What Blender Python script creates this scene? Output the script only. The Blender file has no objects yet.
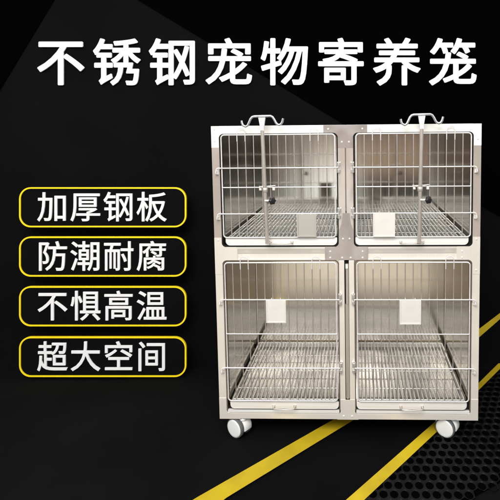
import bpy, bmesh, math, random
from mathutils import Vector, Matrix
random.seed(4)
PI = math.pi
scene = bpy.context.scene
COL = scene.collection

# ------------------------------------------------------------------ helpers
class MB:
    """collects shapes, then links them as one mesh object"""
    def __init__(self): self.v = []; self.f = []; self.s = []
    def add(self, vs, fs, smooth=False):
        o = len(self.v); self.v += [tuple(p) for p in vs]
        for f in fs: self.f.append([i + o for i in f]); self.s.append(smooth)
        return self
    def box(self, x0, x1, y0, y1, z0, z1, b=0.0):
        bm = bmesh.new(); bmesh.ops.create_cube(bm, size=1)
        bmesh.ops.scale(bm, vec=(x1 - x0, y1 - y0, z1 - z0), verts=bm.verts)
        bmesh.ops.translate(bm, vec=((x0 + x1) / 2, (y0 + y1) / 2, (z0 + z1) / 2), verts=bm.verts)
        if b: bmesh.ops.bevel(bm, geom=bm.edges[:], offset=b, segments=2, affect='EDGES', profile=.5)
        bm.verts.index_update()
        self.add([v.co for v in bm.verts], [[v.index for v in f.verts] for f in bm.faces]); bm.free()
        return self
    def tube(self, pts, r, n=8, closed=False, r1=None):
        pts = [Vector(p) for p in pts]; m = len(pts); rings = []
        up = None
        for i, p in enumerate(pts):
            if closed: t = (pts[(i + 1) % m] - pts[i - 1]).normalized()
            else: t = (pts[min(i + 1, m - 1)] - pts[max(i - 1, 0)]).normalized()
            if up is None:
                up = Vector((0, 1, 0)) if abs(t.y) < .9 else Vector((0, 0, 1))
            a = t.cross(up).normalized(); up = a.cross(t).normalized()
            rr = r if r1 is None else r + (r1 - r) * i / (m - 1)
            rings.append([p + (a * math.cos(2 * PI * k / n) + up * math.sin(2 * PI * k / n)) * rr for k in range(n)])
        vs = [q for ring in rings for q in ring]; fs = []
        for i in range(m if closed else m - 1):
            j = (i + 1) % m
            for k in range(n):
                l = (k + 1) % n; fs.append([i * n + k, i * n + l, j * n + l, j * n + k])
        self.add(vs, fs, True)
        if not closed:
            self.add(rings[0], [list(range(n))]); self.add(rings[-1], [list(range(n))[::-1]])
        return self
    def lathe(self, prof, origin, axis, n=32, smooth=True):
        ax = Vector(axis).normalized(); h = Vector((0, 0, 1)) if abs(ax.z) < .9 else Vector((1, 0, 0))
        a = ax.cross(h).normalized(); b = ax.cross(a)
        o = Vector(origin); vs = []; fs = []
        for r, t in prof:
            for k in range(n):
                c = 2 * PI * k / n; vs.append(o + ax * t + (a * math.cos(c) + b * math.sin(c)) * r)
        for i in range(len(prof) - 1):
            for k in range(n):
                l = (k + 1) % n; fs.append([i * n + k, i * n + l, (i + 1) * n + l, (i + 1) * n + k])
        self.add(vs, fs, smooth)
        return self
    def build(self, name, mat, parent=None, loc=(0, 0, 0)):
        me = bpy.data.meshes.new(name)
        me.from_pydata([Vector(p) - Vector(loc) for p in self.v], [], self.f); me.update()
        for p, s in zip(me.polygons, self.s): p.use_smooth = s
        bm = bmesh.new(); bm.from_mesh(me); bmesh.ops.recalc_face_normals(bm, faces=bm.faces); bm.to_mesh(me); bm.free()
        if mat: me.materials.append(mat)
        o = bpy.data.objects.new(name, me); COL.objects.link(o); o.location = loc
        if parent: o.parent = parent
        return o

def fill(outlines, d0, d1, bevel=0.0):
    """flat outlines (first = outside, others = holes) extruded between two depths: (verts, faces) with x, depth, z"""
    cu = bpy.data.curves.new('outline', 'CURVE'); cu.dimensions = '2D'; cu.fill_mode = 'BOTH'
    for ol in outlines:
        sp = cu.splines.new('POLY'); sp.points.add(len(ol) - 1); sp.use_cyclic_u = True
        for p, q in zip(sp.points, ol): p.co = (q[0], q[1], 0, 1)
    cu.extrude = abs(d1 - d0) / 2; cu.bevel_depth = bevel; cu.bevel_resolution = 1
    if bevel: cu.extrude -= bevel; cu.offset = -bevel
    o = bpy.data.objects.new('outline', cu); COL.objects.link(o)
    bpy.context.view_layer.update()
    me = bpy.data.meshes.new_from_object(o.evaluated_get(bpy.context.evaluated_depsgraph_get()))
    m = (d0 + d1) / 2
    vs = [(v.co.x, v.co.z + m, v.co.y) for v in me.vertices]; fs = [list(p.vertices) for p in me.polygons]
    bpy.data.objects.remove(o); bpy.data.curves.remove(cu); bpy.data.meshes.remove(me)
    bm = bmesh.new(); bv = [bm.verts.new(v) for v in vs]
    for f in fs:
        try: bm.faces.new([bv[i] for i in f])
        except ValueError: pass
    bmesh.ops.remove_doubles(bm, verts=bm.verts, dist=1e-5); bm.verts.index_update()
    r = ([v.co.copy() for v in bm.verts], [[v.index for v in f.verts] for f in bm.faces]); bm.free()
    return r

def rrect(x0, x1, z0, z1, r, n=6):
    rs = r if isinstance(r, (list, tuple)) else [r] * 4        # bl, br, tr, tl
    out = []
    for (cx, cz, a0, q) in ((x0 + rs[0], z0 + rs[0], PI, rs[0]), (x1 - rs[1], z0 + rs[1], 1.5 * PI, rs[1]),
                            (x1 - rs[2], z1 - rs[2], 0, rs[2]), (x0 + rs[3], z1 - rs[3], .5 * PI, rs[3])):
        if q <= 1e-6: out.append((cx, cz)); continue
        for k in range(n + 1):
            a = a0 + .5 * PI * k / n; out.append((cx + q * math.cos(a), cz + q * math.sin(a)))
    return out

def empty(name, label, cat, loc, group=None):
    o = bpy.data.objects.new(name, None); COL.objects.link(o); o.location = loc; o.empty_display_size = .05
    o['label'] = label; o['category'] = cat
    if group: o['group'] = group
    return o
def share(src, name, parent, loc=(0, 0, 0), scale=None):
    o = src.copy(); o.name = name; COL.objects.link(o); o.parent = parent; o.location = loc
    if scale: o.scale = scale
    return o

# ------------------------------------------------------------------ materials
def principled(name, base, rough=.5, metal=0.0, spec=.5):
    m = bpy.data.materials.new(name); m.use_nodes = True
    b = m.node_tree.nodes['Principled BSDF']
    b.inputs['Base Color'].default_value = (*base, 1); b.inputs['Roughness'].default_value = rough
    b.inputs['Metallic'].default_value = metal; b.inputs['Specular IOR Level'].default_value = spec
    return m, m.node_tree, b
def nd(nt, t, **k):
    n = nt.nodes.new(t)
    for a, v in k.items(): setattr(n, a, v)
    return n
def brushed(name, base, rough, grain=(900, 900, 8), metal=1.0, bump=.05, var=.12, smudge=.06, wave=0.0, tone=.86, wscale=3.5):
    """stainless sheet: fine drawn grain, roughness streaks, faint smudges; wave = slow out-of-flat ripple of thin sheet"""
    m, nt, b = principled(name, base, rough, metal)
    L = nt.links; tc = nd(nt, 'ShaderNodeTexCoord'); mp = nd(nt, 'ShaderNodeMapping'); mp.inputs['Scale'].default_value = grain
    L.new(tc.outputs['Object'], mp.inputs[0])
    n1 = nd(nt, 'ShaderNodeTexNoise'); n1.inputs['Scale'].default_value = 1; n1.inputs['Detail'].default_value = 3
    L.new(mp.outputs[0], n1.inputs['Vector'])
    n2 = nd(nt, 'ShaderNodeTexNoise'); n2.inputs['Scale'].default_value = 9; n2.inputs['Detail'].default_value = 5
    L.new(tc.outputs['Object'], n2.inputs['Vector'])
    ad = nd(nt, 'ShaderNodeMath', operation='MULTIPLY_ADD'); ad.inputs[1].default_value = var; ad.inputs[2].default_value = rough - var / 2
    L.new(n1.outputs['Fac'], ad.inputs[0])
    a2 = nd(nt, 'ShaderNodeMath', operation='MULTIPLY_ADD'); a2.inputs[1].default_value = smudge * 2
    L.new(n2.outputs['Fac'], a2.inputs[0]); L.new(ad.outputs[0], a2.inputs[2])
    L.new(a2.outputs[0], b.inputs['Roughness'])
    hs = nd(nt, 'ShaderNodeMixRGB', blend_type='MULTIPLY'); hs.inputs['Color1'].default_value = (*base, 1)
    cr = nd(nt, 'ShaderNodeValToRGB'); cr.color_ramp.elements[0].color = (tone, tone, tone, 1); cr.color_ramp.elements[0].position = .3
    cr.color_ramp.elements[1].position = .7
    L.new(n1.outputs['Fac'], cr.inputs[0]); L.new(cr.outputs[0], hs.inputs['Color2']); hs.inputs['Fac'].default_value = 1
    L.new(hs.outputs[0], b.inputs['Base Color'])
    bp = nd(nt, 'ShaderNodeBump'); bp.inputs['Strength'].default_value = bump; bp.inputs['Distance'].default_value = .001
    L.new(n1.outputs['Fac'], bp.inputs['Height'])
    if wave:
        n3 = nd(nt, 'ShaderNodeTexNoise'); n3.inputs['Scale'].default_value = wscale; n3.inputs['Detail'].default_value = 1
        L.new(tc.outputs['Object'], n3.inputs['Vector'])
        b2 = nd(nt, 'ShaderNodeBump'); b2.inputs['Strength'].default_value = wave; b2.inputs['Distance'].default_value = .02
        L.new(n3.outputs['Fac'], b2.inputs['Height']); L.new(b2.outputs[0], bp.inputs['Normal'])
    L.new(bp.outputs[0], b.inputs['Normal'])
    return m
def matte(name, base, rough=.8, spec=.15, amount=.35, scale=6.0):
    m, nt, b = principled(name, base, rough, 0, spec)
    L = nt.links; tc = nd(nt, 'ShaderNodeTexCoord'); n = nd(nt, 'ShaderNodeTexNoise'); n.inputs['Scale'].default_value = scale; n.inputs['Detail'].default_value = 6
    L.new(tc.outputs['Object'], n.inputs['Vector'])
    cr = nd(nt, 'ShaderNodeValToRGB')
    cr.color_ramp.elements[0].position = .3; cr.color_ramp.elements[1].position = .7
    cr.color_ramp.elements[0].color = (*[c * (1 - amount) for c in base], 1); cr.color_ramp.elements[1].color = (*[c * (1 + amount * .5) for c in base], 1)
    L.new(n.outputs['Fac'], cr.inputs[0]); L.new(cr.outputs[0], b.inputs['Base Color'])
    return m

M_satin = brushed('satin_steel', (.92, .91, .88), .42, (8, 900, 900), metal=.25)
M_post = brushed('polished_steel', (.88, .78, .70), .12, (700, 700, 3), metal=.62, bump=.03, smudge=.03, wave=.14, var=.03, tone=.95, wscale=7)
M_midpost = brushed('pale_polished_steel', (.90, .81, .75), .14, (900, 900, 6), metal=.82, bump=.02, smudge=.03, wave=.16, tone=.95, wscale=9)
M_lower = brushed('drawn_steel', (.94, .885, .805), .25, (700, 700, 4), metal=.36, tone=.91, bump=.05, wave=.18, wscale=5)
M_rail = brushed('rail_steel', (.88, .84, .77), .26, (4, 700, 700), metal=.4, tone=.92, bump=.04, wave=.12, wscale=5)
M_bracket = brushed('bracket_steel', (.74, .67, .655), .11, (3, 700, 700), metal=.92, wave=.24, bump=.04, var=.03, tone=.92, wscale=8)
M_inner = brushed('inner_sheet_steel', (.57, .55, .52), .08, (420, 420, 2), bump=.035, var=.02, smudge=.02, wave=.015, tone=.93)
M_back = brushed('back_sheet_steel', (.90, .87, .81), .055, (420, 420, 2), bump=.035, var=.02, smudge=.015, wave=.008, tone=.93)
M_backlow = brushed('lower_back_sheet_steel', (.96, .90, .81), .085, (420, 420, 2), bump=.07, var=.02, smudge=.02, wave=.02, tone=.94)
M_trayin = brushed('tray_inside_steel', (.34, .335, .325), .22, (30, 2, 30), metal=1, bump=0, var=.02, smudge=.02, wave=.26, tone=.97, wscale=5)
M_trayshade = brushed('shaded_tray_steel', (.11, .11, .11), .28, (200, 4, 200), metal=.9, bump=.01)  # shade inside the upper trays, put into a darker base colour
M_tray = brushed('tray_steel', (.93, .92, .90), .40, (5, 5, 300), metal=.15, bump=.02)
M_tray_low = brushed('lower_tray_steel', (.92, .89, .83), .40, (5, 5, 300), metal=.15, bump=.02)
M_wire = brushed('plated_wire', (.92, .89, .89), .28, (60, 60, 60), metal=.35, bump=.02)
M_upright = brushed('drawn_wire', (.86, .78, .73), .25, (60, 60, 60), metal=.8, bump=.01)
M_rod = brushed('grate_wire', (.92, .91, .88), .25, (60, 60, 60), metal=.35, bump=.0)
M_pole = brushed('pole_steel', (.80, .745, .69), .25, (600, 600, 10), metal=.7, bump=.02)
M_chrome = brushed('chromed_hook', (.80, .82, .86), .15, (50, 50, 50), metal=.85, bump=.01)
M_rivet = brushed('bright_rivet', (.95, .94, .92), .3, (50, 50, 50), metal=.2)
M_card_grey = brushed('grey_card_steel', (.50, .49, .44), .45, (300, 300, 300), metal=.3)
M_holder = brushed('holder_steel', (.90, .88, .85), .35, (300, 300, 300), metal=.3)
M_edge_shade = matte('brown_edge_shade', (.16, .12, .095), .6, .3, .2, 30)  # brown standing in for shade along the lower opening edges
M_hinge = brushed('hinge_steel', (.86, .84, .82), .22, (50, 50, 50), metal=.7)
M_card = matte('off_white_card', (.70, .68, .645), .5, .4, .05, 20)
M_black_plastic = matte('black_plastic', (.012, .012, .014), .35, .5, .2, 60)
M_white_plastic = matte('white_plastic', (.84, .84, .83), .35, .5, .04, 40)
M_tyre = matte('grey_rubber', (.11, .12, .12), .6, .3, .2, 60)
M_gap = matte('gap_shade', (.012, .011, .010), .7, .2, .2, 20)  # near-black standing in for shade in gaps and slots
M_board = matte('charcoal_backdrop', (.0040, .0037, .0039), .85, .05, .35, 1.4)
M_floor = matte('charcoal_floor', (.0048, .0048, .0049), .8, .05, .35, 1.8)
M_deep = matte('deep_black', (.0006, .0006, .0006), .9, .01, .2, 3)
M_deepfloor = matte('black_floor_band', (.0028, .0028, .0031), .85, .05, .3, 3)
M_comb = matte('honeycomb_black', (.0062, .0062, .0062), .55, .12, .6, 7)
M_hole = matte('honeycomb_hole', (.0006, .0006, .0006), .9, .02, .2, 5)
M_yellow = matte('yellow_paint', (.53, .385, .012), .55, .3, .22, 5)
M_letter = matte('white_letter', (.88, .88, .88), .5, .3, .02, 20)
M_letter2 = matte('pale_letter', (.86, .86, .87), .45, .3, .04, 20)
M_border = matte('yellow_border', (.98, .74, .01), .45, .3, .05, 20)
M_plate = matte('black_plate', (.0036, .0036, .0038), .8, .05, .2, 5)

# ------------------------------------------------------------------ camera (world: floor at z = 0, cage front in the plane y = 0)
B = .10                                     # underside of the cage body above the floor
H, HW, DEP = 1.386, .61, .70
def axes(p, r, y):
    cp, sp, cr, sr = math.cos(p), math.sin(p), math.cos(r), math.sin(r)
    f = Vector((0, cp, -sp)); u = Vector((0, sp, cp)); x = Vector((1, 0, 0))
    a, b = x * cr + u * sr, u * cr - x * sr
    Z = Matrix.Rotation(y, 3, 'Z')
    return Z @ a, Z @ b, Z @ f
RX, UP, FW = axes(.0789, -.0096, .0289)
CAM = Vector((.0554, -2.2518, 1.3527 + B))
FPX, PX, PY = 498.07, 343.52, 171.64
cd = bpy.data.cameras.new('camera'); cam = bpy.data.objects.new('camera', cd); COL.objects.link(cam); scene.camera = cam
cam.matrix_world = Matrix(((RX.x, UP.x, -FW.x, CAM.x), (RX.y, UP.y, -FW.y, CAM.y), (RX.z, UP.z, -FW.z, CAM.z), (0, 0, 0, 1)))
cd.sensor_width = 36; cd.lens = 36 * FPX / 500; cd.shift_x = (250 - PX) / 500; cd.shift_y = (PY - 250) / 500
cd.clip_start = .05; cd.clip_end = 60

# ------------------------------------------------------------------ floor and leaning backdrop board
FLOOR_Y = (-.60, .80)
fl = MB().add([(-5, FLOOR_Y[0], 0), (4, FLOOR_Y[0], 0), (4, FLOOR_Y[1], 0), (-5, FLOOR_Y[1], 0)], [[0, 1, 2, 3]]).build('floor', M_floor)
fl['kind'] = 'structure'
def sheet(name, pts, z, mat, parent):
    return MB().add([(x, y, z) for x, y in pts], [list(range(len(pts)))]).build(name, mat, parent)
sheet('yellow_stripe', [(-0.785, -0.621), (-0.629, -0.619), (-0.474, -0.395), (0.047, 0.169), (0.585, 0.739), (0.530, 0.738), (-0.058, 0.168), (-0.594, -0.397)] , .0112, M_yellow, fl)
sheet('yellow_stripe', [(-0.134, -0.567), (-0.058, -0.565), (0.082, -0.386), (0.452, 0.084), (0.724, 0.448), (0.980, 0.789), (0.936, 0.788), (0.742, 0.526), (0.436, 0.142), (0.015, -0.382)] , .0112, M_yellow, fl)
sheet('black_band', [(-0.616, -0.606), (-0.474, -0.395), (0.047, 0.169), (0.585, 0.739), (0.872, 0.690), (0.742, 0.526), (0.436, 0.142), (0.015, -0.382), (-0.134, -0.567)] , .004, M_deepfloor, fl)
HC = [(-0.058, -0.565), (0.082, -0.386), (0.452, 0.084), (0.724, 0.448), (0.954, 0.742), (2.139, 0.752), (2.130, 0.739), (0.633, -0.285), (0.226, -0.560)]
# honeycomb mat: hexagonal cells with round wells, clipped to its outline
def inside(p, poly):
    c = False; j = len(poly) - 1
    for i in range(len(poly)):
        (xi, yi), (xj, yj) = poly[i], poly[j]
        if (yi > p[1]) != (yj > p[1]) and p[0] < (xj - xi) * (p[1] - yi) / (yj - yi) + xi: c = not c
        j = i
    return c
sheet('mat_base', HC, .004, M_hole, fl)
hm = MB(); pit = .0425; ST = 1.4; zt_ = .0095
for j in range(-16, 26):
    for i in range(0, 60):
        cx, cy = .0 + (i + .5 * (j % 2)) * pit, j * pit * math.sqrt(3) / 2 * ST
        if not inside((cx, cy), HC): continue
        hexp = [(cx + pit / math.sqrt(3) * math.cos(PI / 6 + k * PI / 3), cy + ST * pit / math.sqrt(3) * math.sin(PI / 6 + k * PI / 3)) for k in range(6)]
        if cx > .6 and not all(inside(h, HC) for h in hexp) and cy < 0: continue
        outer = []
        for k in range(6):
            a, b = hexp[k], hexp[(k + 1) % 6]; outer += [a, ((a[0] + b[0]) / 2, (a[1] + b[1]) / 2)]
        inner = [(cx + .44 * pit * math.cos(PI / 6 + k * PI / 6), cy + ST * .44 * pit * math.sin(PI / 6 + k * PI / 6)) for k in range(12)]
        low = [(cx + .38 * pit * math.cos(PI / 6 + k * PI / 6), cy + ST * .38 * pit * math.sin(PI / 6 + k * PI / 6)) for k in range(12)]
        vs = [(x, y, zt_) for x, y in outer] + [(x, y, zt_ - .001) for x, y in inner] + [(x, y, .0045) for x, y in low]
        fs = [[k, (k + 1) % 12, 12 + (k + 1) % 12, 12 + k] for k in range(12)] + [[12 + k, 12 + (k + 1) % 12, 24 + (k + 1) % 12, 24 + k] for k in range(12)]
        hm.add(vs, fs)
hm.build('honeycomb_mat', M_comb, fl)


LB = 3.0973
BO = CAM + FW * LB
S = LB / FPX                                # one drawing unit of the board's artwork, in metres (6.2 mm)
board = bpy.data.objects.new('backdrop', bpy.data.meshes.new('backdrop')); COL.objects.link(board)
board.data.from_pydata([(-4.6, 0, -1.30), (3.2, 0, -1.30), (3.2, 0, 1.9), (-4.6, 0, 1.9),
                        (-4.6, .03, -1.30), (3.2, .03, -1.30), (3.2, .03, 1.9), (-4.6, .03, 1.9)], [],
                       [(0, 1, 2, 3), (7, 6, 5, 4), (0, 4, 5, 1), (1, 5, 6, 2), (2, 6, 7, 3), (3, 7, 4, 0)])
board.data.materials.append(M_board)
BM = Matrix(((RX.x, FW.x, UP.x, BO.x), (RX.y, FW.y, UP.y, BO.y), (RX.z, FW.z, UP.z, BO.z), (0, 0, 0, 1)))
board.matrix_world = BM; board['kind'] = 'structure'
def bu(x, y): return ((x - PX) * S, (PY - y) * S)      # artwork units -> metres on the board
def panel(name, pts, d, mat):
    q = [bu(*p) for p in pts]
    return MB().add([(a, -d, b) for a, b in q], [list(range(len(q)))]).build(name, mat, board)
panel('black_panel', [(-420, -130), (137, -130), (55, 0), (0, 91), (-300, 588), (-420, 400)], .004, M_deep)
panel('black_panel', [(-76, -130), (700, -130), (700, 337.5), (500, 216.6), (345, 125), (138, 0)], .008, M_deep)
panel('yellow_stripe', [(436, 366), (445, 366), (500, 318), (700, 158), (700, 150), (500, 312), (479, 328)], .012, M_yellow)
panel('yellow_stripe', [(490, 373.5), (497, 373.5), (700, 170.5), (700, 163.5)], .016, M_yellow)

# ------------------------------------------------------------------ lettering: overlaid captions, built as raised signs on the board
def glyphs(text, size, centre, pitch, weight, depth, mat, name, parent, frame, back):
    """raised characters on the board; frame maps (x, depth, z) into place"""
    out = []
    for i, ch in enumerate(text):
        cu = bpy.data.curves.new('glyph', 'FONT'); cu.body = ch; cu.align_x = 'CENTER'; cu.size = size
        cu.extrude = depth / 2; cu.resolution_u = 4; cu.fill_mode = 'BOTH'
        o = bpy.data.objects.new('glyph', cu); COL.objects.link(o)
        bpy.context.view_layer.update()
        src = bpy.data.meshes.new_from_object(o.evaluated_get(bpy.context.evaluated_depsgraph_get()))
        bpy.data.objects.remove(o); bpy.data.curves.remove(cu)
        cx = centre[0] + (i - (len(text) - 1) / 2) * pitch; zc = size * .36
        gv = [v.co.copy() for v in src.vertices]; gf = [list(p.vertices) for p in src.polygons]; bpy.data.meshes.remove(src)
        bm = bmesh.new(); w_ = weight * size
        for k, (ox, oy) in enumerate([(0, 0)] + [(1.15 * math.cos(PI * q / 8), 1.15 * math.sin(PI * q / 8)) for q in range(16)]):     # heavier strokes: copies of the character slightly apart
            bv = [bm.verts.new((cx + v.x + ox * w_, -(back + depth / 2) - v.z - k * .00012, centre[1] + v.y + oy * w_ - zc)) for v in gv]
            for f in gf:
                try: bm.faces.new([bv[j] for j in f])
                except ValueError: pass
        bmesh.ops.remove_doubles(bm, verts=bm.verts, dist=1e-6)
        bmesh.ops.recalc_face_normals(bm, faces=bm.faces)
        me = bpy.data.meshes.new(name); bm.to_mesh(me); bm.free()
        me.name = name; me.materials.clear(); me.materials.append(mat)
        ob = bpy.data.objects.new(name, me); COL.objects.link(ob); ob.parent = parent
        out.append(ob)
    return out
def on_board(name, label, cat, x, y, group=None):
    a, b = bu(x, y)
    o = empty(name, label, cat, (0, 0, 0), group); o.matrix_world = BM @ Matrix.Translation((a, 0, b)); return o
hs = on_board('headline_caption', 'large bold white Chinese caption headline, built as raised letters across the top of the black backdrop', 'sign', 257.3, 63.3)
glyphs('不锈钢宠物寄养笼', 49.3 * S, (0, 0), 55.75 * S, .0145, .007, M_letter, 'character', hs, BM, .009)

rows = [('加厚钢板', 187.2, 227.2, 'black pill-shaped caption built as a sign, with yellow border reading 加厚钢板, topmost of four'),
        ('防潮耐腐', 236.4, 276.4, 'black pill-shaped caption built as a sign, with yellow border reading 防潮耐腐, second from the top'),
        ('不惧高温', 286.0, 326.0, 'black pill-shaped caption built as a sign, with yellow border reading 不惧高温, third from the top'),
        ('超大空间', 336.4, 376.6, 'black pill-shaped caption built as a sign, with yellow border reading 超大空间, lowest, just above the floor')]
OFF = .13                                   # the badges stand off the board on pins
k = (LB - OFF) / LB
for t, y0, y1, lab in rows:
    cx, cy = 103.2, (y0 + y1) / 2
    a, b = bu(cx, cy)
    o = empty('badge_caption', lab, 'sign', (0, 0, 0), 'yellow-edged badges down the left side')
    o.matrix_world = BM @ Matrix.Translation((a * k, -OFF, b * k))
    s = S * k; hw, hh, r = 83.4 * s, (y1 - y0) / 2 * s, 11.6 * s; w = 1.5 * s
    MB().add(*fill([rrect(-hw + w * .6, hw - w * .6, -hh + w * .6, hh - w * .6, r - w * .6, 10)], -.002, .006)).build('plate', M_plate, o)
    MB().add(*fill([rrect(-hw, hw, -hh, hh, r, 10), rrect(-hw + w, hw - w, -hh + w, hh - w, r - w, 10)], -.007, .007)).build('border', M_border, o)
    glyphs(t, 31.6 * s, (-.6 * s, 0), 33 * s, .007, .005, M_letter2, 'character', o, BM, .002)
    for sx in (-1, 1):
        MB().tube([(sx * hw * .9, .006, 0), (sx * hw * .9, OFF, 0)], .005, 10).build('standoff_pin', M_black_plastic, o)

# ------------------------------------------------------------------ the cage
cage = empty('pet_cage', 'stainless steel four-compartment boarding cage with wire doors on white castors', 'cage', (0, 0, B))
OI, OO = .035, .575                         # door opening, inner and outer edge from the centre line
UZ0, UZ1, LZ0, LZ1 = .829, 1.350, .0285, .766
SL = (-.0105, .0115)                        # slot between the two lower middle posts
YB = .03
def part(mb, name, mat): return mb.build(name, mat, cage)
# front face: rails and posts butt end to end; every opening has its own rounded cut-out in the corner plates
R_ = .022
for s in (-1, 1):
    xs = sorted((s * OO, s * HW))
    part(MB().box(xs[0], xs[1], 0, YB, .80, H, .0015), 'post', M_post)
    part(MB().box(xs[0], xs[1], 0, YB, 0, .797, .0015), 'post', M_lower)
    xm = sorted((s * .0015, s * OI))
    part(MB().box(xm[0], xm[1], 0, YB, .832, UZ1, .0015), 'middle_post', M_midpost)
    xl = sorted((s * .0105, s * OI))
    part(MB().box(xl[0], xl[1], 0, YB, .048, .764, .0015), 'middle_post', M_lower)
    xr = sorted((s * .0005, s * (OO - .0005)))
    part(MB().box(xr[0], xr[1], 0, YB, UZ1 + .0005, H, .001), 'top_rail', M_satin)
    part(MB().box(xr[0], xr[1], 0, YB, .001, LZ0 - .0005, .001), 'bottom_rail', M_lower)
    # middle rail with a long shallow label channel
    xa, xb = sorted((s * .0005, s * (OO - .0005)))
    c0, c1 = sorted((s * .0985, s * .5035))
    mr = MB().add(*fill([[(xa, LZ1 + .0005), (xb, LZ1 + .0005), (xb, UZ0 - .0005), (xa, UZ0 - .0005)],
                         [(c0, .7705), (c1, .7705), (c1, .8190), (c0, .8190)]], 0, YB))
    part(mr, 'middle_rail', M_rail)
    part(MB().add([(c0, .008, .796), (c1, .008, .796), (c1, .001, .8188), (c0, .001, .8188)], [[0, 1, 2, 3]]), 'label_channel', M_rail)
    part(MB().add([(c0, .0062, .7705), (c1, .0062, .7705), (c1, .007, .7955), (c0, .007, .7955)], [[0, 1, 2, 3]]), 'label_channel', M_lower)
    part(MB().box(c0, c1, .012, .028, .7706, .8189), 'channel_back', M_lower)
# dark strip for the shade inside the slot, and the bright lift rod in it
part(MB().box(-.010, .010, .020, .028, .10, .757), 'slot_shade', M_gap)
part(MB().tube([(.0005, .0125, .1), (.0005, .0125, .555)], .0088, 10), 'slot_rod', M_pole)
part(MB().tube([(.002, .0125, .556), (.002, .0125, .722)], .0068, 10), 'slot_rod', M_pole)
part(MB().tube([(.001, .0125, .724), (.001, .0125, .745)], .007, 10), 'slot_rod', M_rivet)
# shaded edges of the door openings and tray slots, painted as dark strips
for s in (-1, 1):
    xa, xb = sorted((s * OI, s * OO))
    for z0, z1, mt, r in ((UZ0, UZ1, M_gap, .0034), (LZ0, LZ1, M_edge_shade, .0030)):
        zz = z0 if z0 > .5 else .0445
        ring = [(x, .004, z) for x, z in rrect(xa + .002, xb - .002, z0 + .002, z1 - .002, .021, 6)]
        part(MB().tube(ring, r, 6, True), 'edge_shade', mt)
        part(MB().box(xa + .0005, xb - .0005, .013, .022, zz + .0005, zz + .0065).box(xa + .0005, xa + .0065, .013, .022, zz + .007, zz + .045)
             .box(xb - .0175, xb - .0005, .013, .022, zz + .007, zz + .045), 'slot_shade', M_gap)

def rivets(parent, pts, y):
    for x, z in pts:
        MB().lathe([(.0045, 0), (.0042, -.0012), (.003, -.0024), (.0012, -.003), (0.00001, -.0031)], (x, y, z), (0, 1, 0), 12).build('rivet', M_rivet, parent)
PT = -.0014                                 # plates are laid on the face
def concave(cx, cz, r, a0, n=6, rev=False):
    p = [(cx + r * math.cos(a0 + .5 * PI * k / n), cz + r * math.sin(a0 + .5 * PI * k / n)) for k in range(n + 1)]
    return p[::-1] if rev else p
def mir(pts, s): return [(s * x, z) for x, z in pts]
e = .001
for s in (-1, 1):                           # corner plates (drawn for the right-hand side, mirrored)
    o_, i_ = HW - .0005, OO + e
    p = [(o_, H - .0005), (.338, H - .0005), (.338, UZ1 + e)] + concave(i_ - R_, UZ1 + e - R_, R_, 0, rev=True) + [(i_, 1.288), (o_, 1.288)]
    c = part(MB().add(*fill([mir(p, s)], PT, 0)), 'corner_plate', M_satin)
    rivets(c, [(s * .594, 1.372), (s * .594, 1.318)] if s < 0 else [(s * .594, 1.318)], PT)
    p = [(o_, .0005), (.511, .0005), (.511, LZ0 - e)] + concave(i_ - R_, LZ0 - e + R_, R_, 1.5 * PI) + [(i_, .103), (o_, .103)]
    c = part(MB().add(*fill([mir(p, s)], PT, 0)), 'corner_plate', M_lower)
    # side T plates at the middle rail
    p = ([(o_, .700), (i_, .700)] + concave(i_ - R_, LZ1 + e - R_, R_, 0) + [(.506, LZ1 + e), (.506, UZ0 - e)]
         + concave(i_ - R_, UZ0 - e + R_, R_, 1.5 * PI) + [(i_, .872), (o_, .872)])
    c = part(MB().add(*fill([mir(p, s)], PT, 0)), 'side_plate', M_lower)
    rivets(c, [(s * .528, .807), (s * .528, .778), (s * .592, .719), (s * .592, .862)] if s > 0 else [(s * .592, .862)], PT)
# top middle T plate, cross plate, bottom T plate
q = OI - e
p = ([(-.099, H - .0005), (-.099, UZ1 + e)] + concave(-(q + R_), UZ1 + e - R_, R_, 0, rev=True) + [(-q, 1.282), (q, 1.282)]
     + concave(q + R_, UZ1 + e - R_, R_, .5 * PI, rev=True) + [(.099, UZ1 + e), (.099, H - .0005)])
c = part(MB().add(*fill([p], PT, 0)), 'centre_plate', M_bracket)
rivets(c, [(-.077, 1.368), (.077, 1.368), (-.016, 1.309), (.016, 1.309)], PT)
p = ([(-.099, LZ1 + e), (-.099, UZ0 - e)] + concave(-(q + R_), UZ0 - e + R_, R_, 1.5 * PI) + [(-q, .905), (-.022, .935), (-.016, .985), (.016, .985), (.022, .935), (q, .905)]
     + concave(q + R_, UZ0 - e + R_, R_, PI) + [(.099, UZ0 - e), (.099, LZ1 + e)])
c = part(MB().add(*fill([p], PT, 0)), 'centre_plate', M_bracket)
rivets(c, [(-.0745, .807), (.0745, .807), (-.0745, .778), (-.0195, .778), (.0195, .778), (.0745, .778), (-.015, .866), (.015, .866)], PT)
p = ([(-.050, .0005), (-.050, LZ0 - e)] + concave(-(q + R_ * .6), LZ0 - e + R_ * .6, R_ * .6, 1.5 * PI) + [(-q, .098), (q, .098)]
     + concave(q + R_ * .6, LZ0 - e + R_ * .6, R_ * .6, PI) + [(.050, LZ0 - e), (.050, .0005)])
c = part(MB().add(*fill([p], PT, 0)), 'centre_plate', M_lower)
rivets(c, [(-.020, .0176), (.020, .0176)], PT)
for s in (-1, 1):
    xs = sorted((s * (OI + .005), s * (OO - .005)))
    part(MB().box(xs[0], xs[1], -.0002, .020, .0300, .0440, .001), 'deck_lip', M_satin)
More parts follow.
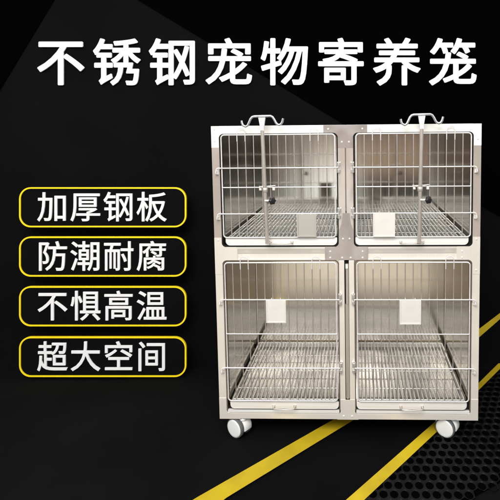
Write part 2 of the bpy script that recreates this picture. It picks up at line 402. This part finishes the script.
# body panels
XI = .566
for s in (-1, 1):
    xs = sorted((s * XI, s * (HW - .002)))
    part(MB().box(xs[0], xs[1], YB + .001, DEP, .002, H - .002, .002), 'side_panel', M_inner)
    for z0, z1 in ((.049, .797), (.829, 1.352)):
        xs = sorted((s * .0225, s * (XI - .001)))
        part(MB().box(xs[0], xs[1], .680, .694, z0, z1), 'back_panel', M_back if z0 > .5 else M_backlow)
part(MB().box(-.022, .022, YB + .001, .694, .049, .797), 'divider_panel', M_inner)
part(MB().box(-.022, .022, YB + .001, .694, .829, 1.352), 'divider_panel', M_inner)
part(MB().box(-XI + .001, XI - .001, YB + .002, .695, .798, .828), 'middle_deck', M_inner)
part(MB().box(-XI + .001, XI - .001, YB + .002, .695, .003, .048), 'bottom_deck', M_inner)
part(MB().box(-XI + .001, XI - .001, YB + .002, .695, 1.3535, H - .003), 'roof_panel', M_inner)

# castors: twin white discs, grey tyres, white hood, pedal
def castor(x, y, ang):
    o = bpy.data.objects.new('castor', None); COL.objects.link(o); o.parent = cage; o.location = (x, y, -B)
    ax = Vector((-math.sin(ang), -math.cos(ang), 0)); back = Vector((math.cos(ang), -math.sin(ang), 0))
    c = Vector((0, 0, .048)) - back * .012
    for sg in (1, -1):
        w = MB().lathe([(.030, -.011), (.0465, -.011), (.048, -.008), (.048, .005), (.0468, .0085), (.0440, .0105), (.0425, .009)], c + ax * .027 * sg, ax * sg, 40).build('wheel', M_tyre, o)
        MB().lathe([(.0426, .006), (.0424, .0110), (.0410, .0126), (.034, .0134), (.018, .0138), (.0001, .0139)], c + ax * .027 * sg, ax * sg, 40).build('disc_cover', M_white_plastic, w)
    hd = MB(); n = 14; pr = []
    for k_ in range(n + 1):
        a = -.25 + (PI + .35) * k_ / n; pr.append((math.cos(a), math.sin(a)))
    vs = []; fs = []
    for t, rr in ((-.034, .0475), (-.030, .0500), (.011, .0500), (.0145, .047)):
        for a, b in pr: vs.append(c + ax * t + back * a * rr + Vector((0, 0, b * rr)))
        for a, b in pr: vs.append(c + ax * t + back * a * .018 + Vector((0, 0, b * .046)))
    m = 2 * (n + 1)
    for i in range(3):
        for j in range(n):
            fs.append([i * m + j, i * m + j + 1, (i + 1) * m + j + 1, (i + 1) * m + j])
            fs.append([i * m + n + 1 + j, i * m + n + 2 + j, (i + 1) * m + n + 2 + j, (i + 1) * m + n + 1 + j])
    for i in (0, 3):
        for j in range(n): fs.append([i * m + j, i * m + j + 1, i * m + n + 2 + j, i * m + n + 1 + j])
    hd.add(vs, fs, True).build('hood', M_white_plastic, o)
    MB().lathe([(.0001, .080), (.016, .080), (.019, .085), (.019, .092), (.012, .0935), (.012, .0995), (.0001, .0995)], back * .012, (0, 0, 1), 24).build('swivel_stem', M_holder, o)
    pd = MB().tube([c - back * .030 + ax * .01 + Vector((0, 0, .018)), c - back * .052 + ax * .012 + Vector((0, 0, .012))], .006, 8, r1=.0075)
    pd.build('brake_pedal', M_white_plastic, o)
castor(-.515, .030, .55); castor(.486, .044, .55); castor(-.50, .60, 2.2); castor(.50, .61, -.9)

# ------------------------------------------------------------------ wire doors
YD = -.012
XW0, XW1, NW = .048, .562, 15
PW = (XW1 - XW0) / (NW - 1)
wire_mesh = {}
def door(s, z0, z1, bars, mid):
    x0, x1 = sorted((s * XW0, s * XW1))
    ring = [(x, YD, z) for x, z in rrect(x0, x1, z0, z1, .014, 5)]
    d = MB().tube(ring, .0031, 8, True).build('door', M_wire, cage)
    for k in range(1, NW - 1):
        x = x0 + PW * k
        key = (z0, z1)
        if key not in wire_mesh:
            wire_mesh[key] = MB().tube([(0, 0, z0), (0, 0, z1)], .0023, 8).build('vertical_wire', M_upright, d); wire_mesh[key].location = (x, YD + .001, 0)
        else: share(wire_mesh[key], 'vertical_wire', d, (x, YD + .001, 0))
    for z in bars:
        b = [(s * .034, YD - .0045, z), (s * .30, YD - .0045, z), (s * .578, YD - .0045, z)]
        b += [(s * (.578 + .009 * math.sin(a)), YD - .0045, z - .009 * (1 - math.cos(a))) for a in (.4, .8, 1.2, 1.57)] + [(s * .587, YD - .0045, z - .028)]
        MB().tube(b, .0029, 8).build('cross_bar', M_wire, d)
        # latch eye on the outer post
        l = MB().box(*sorted((s * .5795, s * .5945)), -.006, .0, z - .030, z - .012, .001)
        l.tube([(s * .587, -.006, z - .014), (s * .587, -.022, z - .014), (s * .5885, -.024, z - .021), (s * .587, -.022, z - .027), (s * .587, -.006, z - .027)], .002, 6)
        l.build('latch', M_holder, d)
        # hinge knuckles on the middle post
        hx = s * .0305
        h = MB().box(*sorted((s * .022, s * .0385)), -.005, -.0002, z - .026, z + .024, .001)
        for dz in (-.017, .015): h.tube([(hx, -.012, z + dz - .0065), (hx, -.012, z + dz + .0065)], .0062, 10)
        h.tube([(hx, -.012, z - .03), (hx, -.012, z + .03)], .0024, 8)
        h.build('hinge', M_hinge, d)
    MB().tube([(x0, YD - .0045, mid), (x1, YD - .0045, mid)], .0027, 8).build('cross_bar', M_wire, d)
    for kk in (2, NW - 4):                  # hanging loops joining two neighbouring wires above the top bar
        xa, xb = x0 + PW * kk, x0 + PW * (kk + 1)
        cx, r = (xa + xb) / 2, PW / 2
        top = z1 + .030
        p = [(xa, YD - .004, z1 - .03), (xa, YD - .004, top - r)] + [(cx - r * math.cos(a), YD - .004, top - r + r * math.sin(a)) for a in [PI * j / 10 for j in range(1, 10)]] + [(xb, YD - .004, top - r), (xb, YD - .004, z1 - .03)]
        MB().tube(p, .0021, 8).build('hanging_loop', M_wire, d)
    return d
for s in (-1, 1):
    door(s, .876, 1.345, (1.195, .986), 1.107)
    door(s, .097, .758, (.585, .2587), .4225)

# ------------------------------------------------------------------ trays and floor grates (lift out: things of their own)
def tray(s, z, zt, mat, label):
    x0, x1 = .042, .556
    o = empty('tray', label, 'tray', (s * .299, .33, B + z), 'pull-out trays under the grates')
    hw = (x1 - x0) / 2; hz = zt - z; f = MB()
    f.add(*fill([rrect(-hw, hw, .0, hz, [.020, .020, .003, .003], 6)], -.334, -.326, .0012))
    f.build('tray_front', mat, o)
    MB().box(-hw + .004, hw - .004, -.325, .330, .006, .0085).build('tray_base', M_trayshade if z > .5 else M_trayin, o)
    for sx in (-1, 1): MB().box(*sorted((sx * (hw - .004), sx * (hw - .0075))), -.325, .330, .009, hz - .003).build('tray_side', mat, o)
    MB().box(-hw + .008, hw - .008, .326, .330, .009, hz - .003).build('tray_back', mat, o)
    zz = hz * .42
    p = [(-.050, -.334, zz), (-.050, -.352, zz - .001), (-.044, -.359, zz - .002), (0, -.361, zz - .003), (.044, -.359, zz - .002), (.050, -.352, zz - .001), (.050, -.334, zz)]
    hd = MB().tube(p, .0028, 8).build('handle', M_pole, o)
    for sx in (-1, 1): MB().box(sx * .050 - .006, sx * .050 + .006, -.3375, -.3342, zz - .007, zz + .007, .001).build('handle_foot', M_post, hd)
def grate(s, z, label):
    x0, x1 = .050, .550
    o = empty('floor_grate', label, 'grate', (s * .300, .34, B + z), 'wire floor grates above the trays')
    hw = (x1 - x0) / 2
    MB().tube([(x, y, 0) for x, y in rrect(-hw, hw, -.318, .320, .012, 4)], .0036, 8, True).build('border_rod', M_rod, o)
    n = 27; first = None
    for k_ in range(1, n - 1):
        x = -hw + 2 * hw * k_ / (n - 1)
        if first is None:
            first = MB().tube([(0, -.330, .003), (0, -.318, .0045), (0, .320, .0045)], .0028, 8).build('rod', M_rod, o); first.location = (x, 0, 0)
        else: share(first, 'rod', o, (x, 0, 0))
    for y in (-.21, -.03, .15): MB().tube([(-hw, y, -.0015), (hw, y, -.0015)], .0024, 8).build('cross_rod', M_rod, o)
for s, c in ((-1, 'left'), (1, 'right')):
    tray(s, .8365, .8725, M_tray, 'shallow bright steel tray under the upper %s compartment grate' % c)
    tray(s, .0525, .0875, M_tray_low, 'shallow off-white steel tray under the lower %s compartment grate' % c)
    grate(s, .868, 'silver wire grate forming the floor of the upper %s compartment' % c)
    grate(s, .086, 'silver wire grate forming the floor of the lower %s compartment' % c)

# ------------------------------------------------------------------ card holders hung on the doors
def card(x0, x1, z0, z1, mat, label, bare=False):
    o = empty('card_holder', label, 'card holder', ((x0 + x1) / 2, -.022, B + z0), 'card holders on the doors')
    w, h = (x1 - x0) / 2, z1 - z0
    MB().box(-w, w, .0, .0016, 0, h, .0004).build('back_plate', mat if bare else M_holder, o)
    e_ = MB()
    for sx in (-1, 1): e_.box(*sorted((sx * w, sx * (w - .006))), -.0035, -.0015, .006, h - .003, .0004)
    e_.box(-w, w, -.0036, -.0016, 0, .0055, .0004)
    e_.build('channel', mat if bare else M_holder, o)
    if not bare: MB().box(-w + .004, w - .004, -.0012, -.0004, .004, h - .001).build('card', M_card, o)
    for sx in (-.45, .45):
        MB().tube([(sx * w, .001, h - .004), (sx * w, .001, h + .002), (sx * w, .006, h + .006), (sx * w, .011, h + .003), (sx * w, .012, h - .006)], .0016, 6).build('hook', M_holder, o)
card(-.2238, -.1347, .880, .986, M_card_grey, 'bare grey metal card holder on the upper left door', True)
card(.1225, .2215, .879, .9900, M_card, 'blank white card in a holder on the upper right door')
card(-.3726, -.2803, .478, .5870, M_card, 'blank white card in a holder on the lower left door')
card(.2412, .3400, .4716, .5870, M_card, 'blank white card in a holder on the lower right door')

# ------------------------------------------------------------------ drip poles with two hooks
def drip_pole(x, label, dx):
    yt, yb = -.062, -.026
    o = empty('drip_pole', label, 'drip pole', (x, 0, B + .853), 'hooked drip poles in front of the upper doors')
    zt = 1.366 - .853
    MB().tube([(dx, yb - .008, .0), (0, yt, zt)], .0088, 16).build('pole', M_pole, o)
    n = MB()
    n.add(*fill([[(-.0085, zt - .004), (.0085, zt - .004), (.0085, zt + .012), (.0155, .567), (-.0155, .567), (-.0085, zt + .012)]], yt - .007, yt + .007, .0015))
    n.build('neck', M_holder, o)
    z = .573
    pts = [(-.091, z - .018), (-.0895, z - .028), (-.085, z - .039), (-.073, z - .0445), (-.064, z - .039), (-.058, z - .026), (-.051, z - .011), (-.044, z - .003), (-.035, z),
           (0, z + .001), (.038, z + .001), (.046, z - .003), (.053, z - .013), (.061, z - .029), (.067, z - .036), (.075, z - .0385), (.083, z - .035), (.0885, z - .026), (.093, z - .010)]
    MB().tube([(a, yt, b) for a, b in pts], .0052, 10).build('hook_bar', M_chrome, o)
    f = 1 - (1.1 - .853) / zt; zb = 1.103 - .853; yy = yt + (yb - .008 - yt) * f; xx = dx * f
    b = MB().tube([(-.030 + xx, -.019, zb + .009), (-.022 + xx, yy + .008, zb + .010), (xx, yy + .011, zb + .010), (.024 + xx, yy + .009, zb + .012), (.042 + xx, -.019, zb + .012)], .0026, 8)
    b.box(-.030 + xx, -.018 + xx, -.030, -.018, zb - .009, zb + .006, .002)
    b.box(.030 + xx, .042 + xx, -.030, -.018, zb - .009, zb + .006, .002)
    b.build('clamp_bracket', M_holder, o)
    MB().lathe([(.0101, -.011), (.0118, -.009), (.0118, .009), (.0101, .011)], (xx + dx * .1, yy + .002, zb - .005), (0, 0, 1), 16).build('collar', M_pole, o)
    kz = 1.051 - .853; kd = Vector((.62, -.78, 0)).normalized(); kc = Vector((xx + .033, yy - .012, kz))
    kn = MB(); vs = []; fs = []; m = 40
    prof = [(.25, -.004), (.9, -.004), (1, -.0015), (1, .006), (.88, .009), (.35, .0095), (.001, .0095)]
    a = kd.cross(Vector((0, 0, 1))); bb = Vector((0, 0, 1))
    for rr, t in prof:
        for j in range(m):
            th = 2 * PI * j / m; rad = .0155 * rr * (1 + .13 * math.cos(6 * th)); vs.append(kc + kd * t + (a * math.cos(th) + bb * math.sin(th)) * rad)
    for i in range(len(prof) - 1):
        for j in range(m): fs.append([i * m + j, i * m + (j + 1) % m, (i + 1) * m + (j + 1) % m, (i + 1) * m + j])
    kn.add(vs, fs, True); knob = kn.build('knob', M_black_plastic, o)
    MB().tube([Vector((xx, yy - .006, kz)), kc - kd * .004], .0042, 10).build('screw', M_rivet, knob)
drip_pole(-.3640, 'two-hooked steel drip pole with black knob in front of the upper left door', .006)
drip_pole(.3350, 'two-hooked steel drip pole with black knob in front of the upper right door', -.007)

# ------------------------------------------------------------------ light: unseen surroundings banded for the steel to reflect, one big softbox above the camera side
w = bpy.data.worlds.new('World'); scene.world = w; w.use_nodes = True
nt = w.node_tree; L = nt.links; bg = nt.nodes['Background']
tc = nd(nt, 'ShaderNodeTexCoord'); sx = nd(nt, 'ShaderNodeSeparateXYZ'); L.new(tc.outputs['Generated'], sx.inputs[0])
def ramp(stops):
    r = nd(nt, 'ShaderNodeValToRGB'); el = r.color_ramp.elements
    while len(el) < len(stops): el.new(.5)
    for e_, (p, c) in zip(el, stops): e_.position = p; e_.color = (*c, 1)
    return r
mr = nd(nt, 'ShaderNodeMapRange'); mr.inputs['From Min'].default_value = -1; L.new(sx.outputs['Z'], mr.inputs['Value'])
W1 = (1.05, 1.05, 1.05)
rA = ramp([(0, (.34, .32, .29)), (.318, (.20, .19, .18)), (.338, (.20, .19, .18)), (.356, (1.05, .93, .76)), (.395, (.60, .57, .50)), (.424, (.42, .42, .41)), (.432, (.05, .05, .05)), (.448, (.045, .045, .045)),
           (.454, (.22, .165, .13)), (.470, (.45, .325, .24)), (.483, (.40, .285, .21)), (.506, (.20, .155, .13)), (.528, W1), (1, (1.15, 1.15, 1.15))])
rB = ramp([(0, (.34, .32, .29)), (.318, (.20, .19, .18)), (.338, (.20, .19, .18)), (.356, (1.05, .94, .77)), (.40, (.95, .97, .93)), (.445, (1.25, 1.27, 1.2)), (.462, (1.1, 1.05, .97)), (.480, (.75, .67, .58)), (.497, (.44, .38, .32)), (.528, W1), (1, (1.15, 1.15, 1.15))])
rC = ramp([(0, (.34, .32, .29)), (.318, (.20, .19, .18)), (.338, (.20, .19, .18)), (.356, (.90, .79, .62)), (.40, (.36, .37, .35)), (.445, (.30, .30, .28)), (.465, (.22, .19, .165)), (.497, (.14, .12, .10)), (.528, W1), (1, (1.15, 1.15, 1.15))])
rD = ramp([(0, (.20, .17, .13)), (.36, (.30, .24, .17)), (.40, (.20, .21, .20)), (.445, (.15, .155, .15)), (.465, (.05, .043, .04)), (.497, (.035, .03, .027)), (.53, W1), (1, (1.15, 1.15, 1.15))])
rE = ramp([(0, (.20, .17, .13)), (.36, (.34, .27, .19)), (.416, (.16, .16, .155)), (.425, (.05, .05, .05)), (.441, (.05, .05, .05)), (.455, (.13, .095, .075)), (.478, (.19, .13, .10)), (.497, (.08, .07, .06)), (.53, W1), (1, (1.15, 1.15, 1.15))])
for r in (rA, rB, rC, rD, rE): L.new(mr.outputs[0], r.inputs[0])
def span(x0, x1):
    m = nd(nt, 'ShaderNodeMapRange'); m.inputs['From Min'].default_value = x0; m.inputs['From Max'].default_value = x1
    L.new(sx.outputs['X'], m.inputs['Value']); return m
def blend(f, a_, b_):
    m = nd(nt, 'ShaderNodeMixRGB'); L.new(f.outputs[0], m.inputs['Fac']); L.new(a_.outputs[0], m.inputs['Color1']); L.new(b_.outputs[0], m.inputs['Color2']); return m
mix = blend(span(-.06, -.15), rB, rC)               # made-up bands to reflect: bright darkening to one side, brown on the other
mix = blend(span(-.15, -.175), mix, rE)
mix = blend(span(-.025, .01), mix, rA)
mix = blend(span(.125, .155), mix, rD)              # dark side added, to darken reflections in the outer compartment wall
L.new(mix.outputs[0], bg.inputs['Color']); bg.inputs['Strength'].default_value = .9
def area(name, loc, target, sx_, sy_, watts, colr):
    ld = bpy.data.lights.new(name, 'AREA'); ld.shape = 'RECTANGLE'; ld.size = sx_; ld.size_y = sy_; ld.energy = watts; ld.color = colr
    o = bpy.data.objects.new(name, ld); COL.objects.link(o); o.location = loc
    o.rotation_euler = (Vector(target) - Vector(loc)).to_track_quat('-Z', 'Y').to_euler()
    return o
area('softbox', (-.5, -3.0, 3.3), (0, .2, .7), 2.6, 1.6, 165, (1, .97, .92))

scene.view_settings.view_transform = 'Standard'; scene.view_settings.look = 'None'
scene.view_settings.exposure = 0; scene.view_settings.gamma = 1
scene.cycles.max_bounces = 10; scene.cycles.glossy_bounces = 8
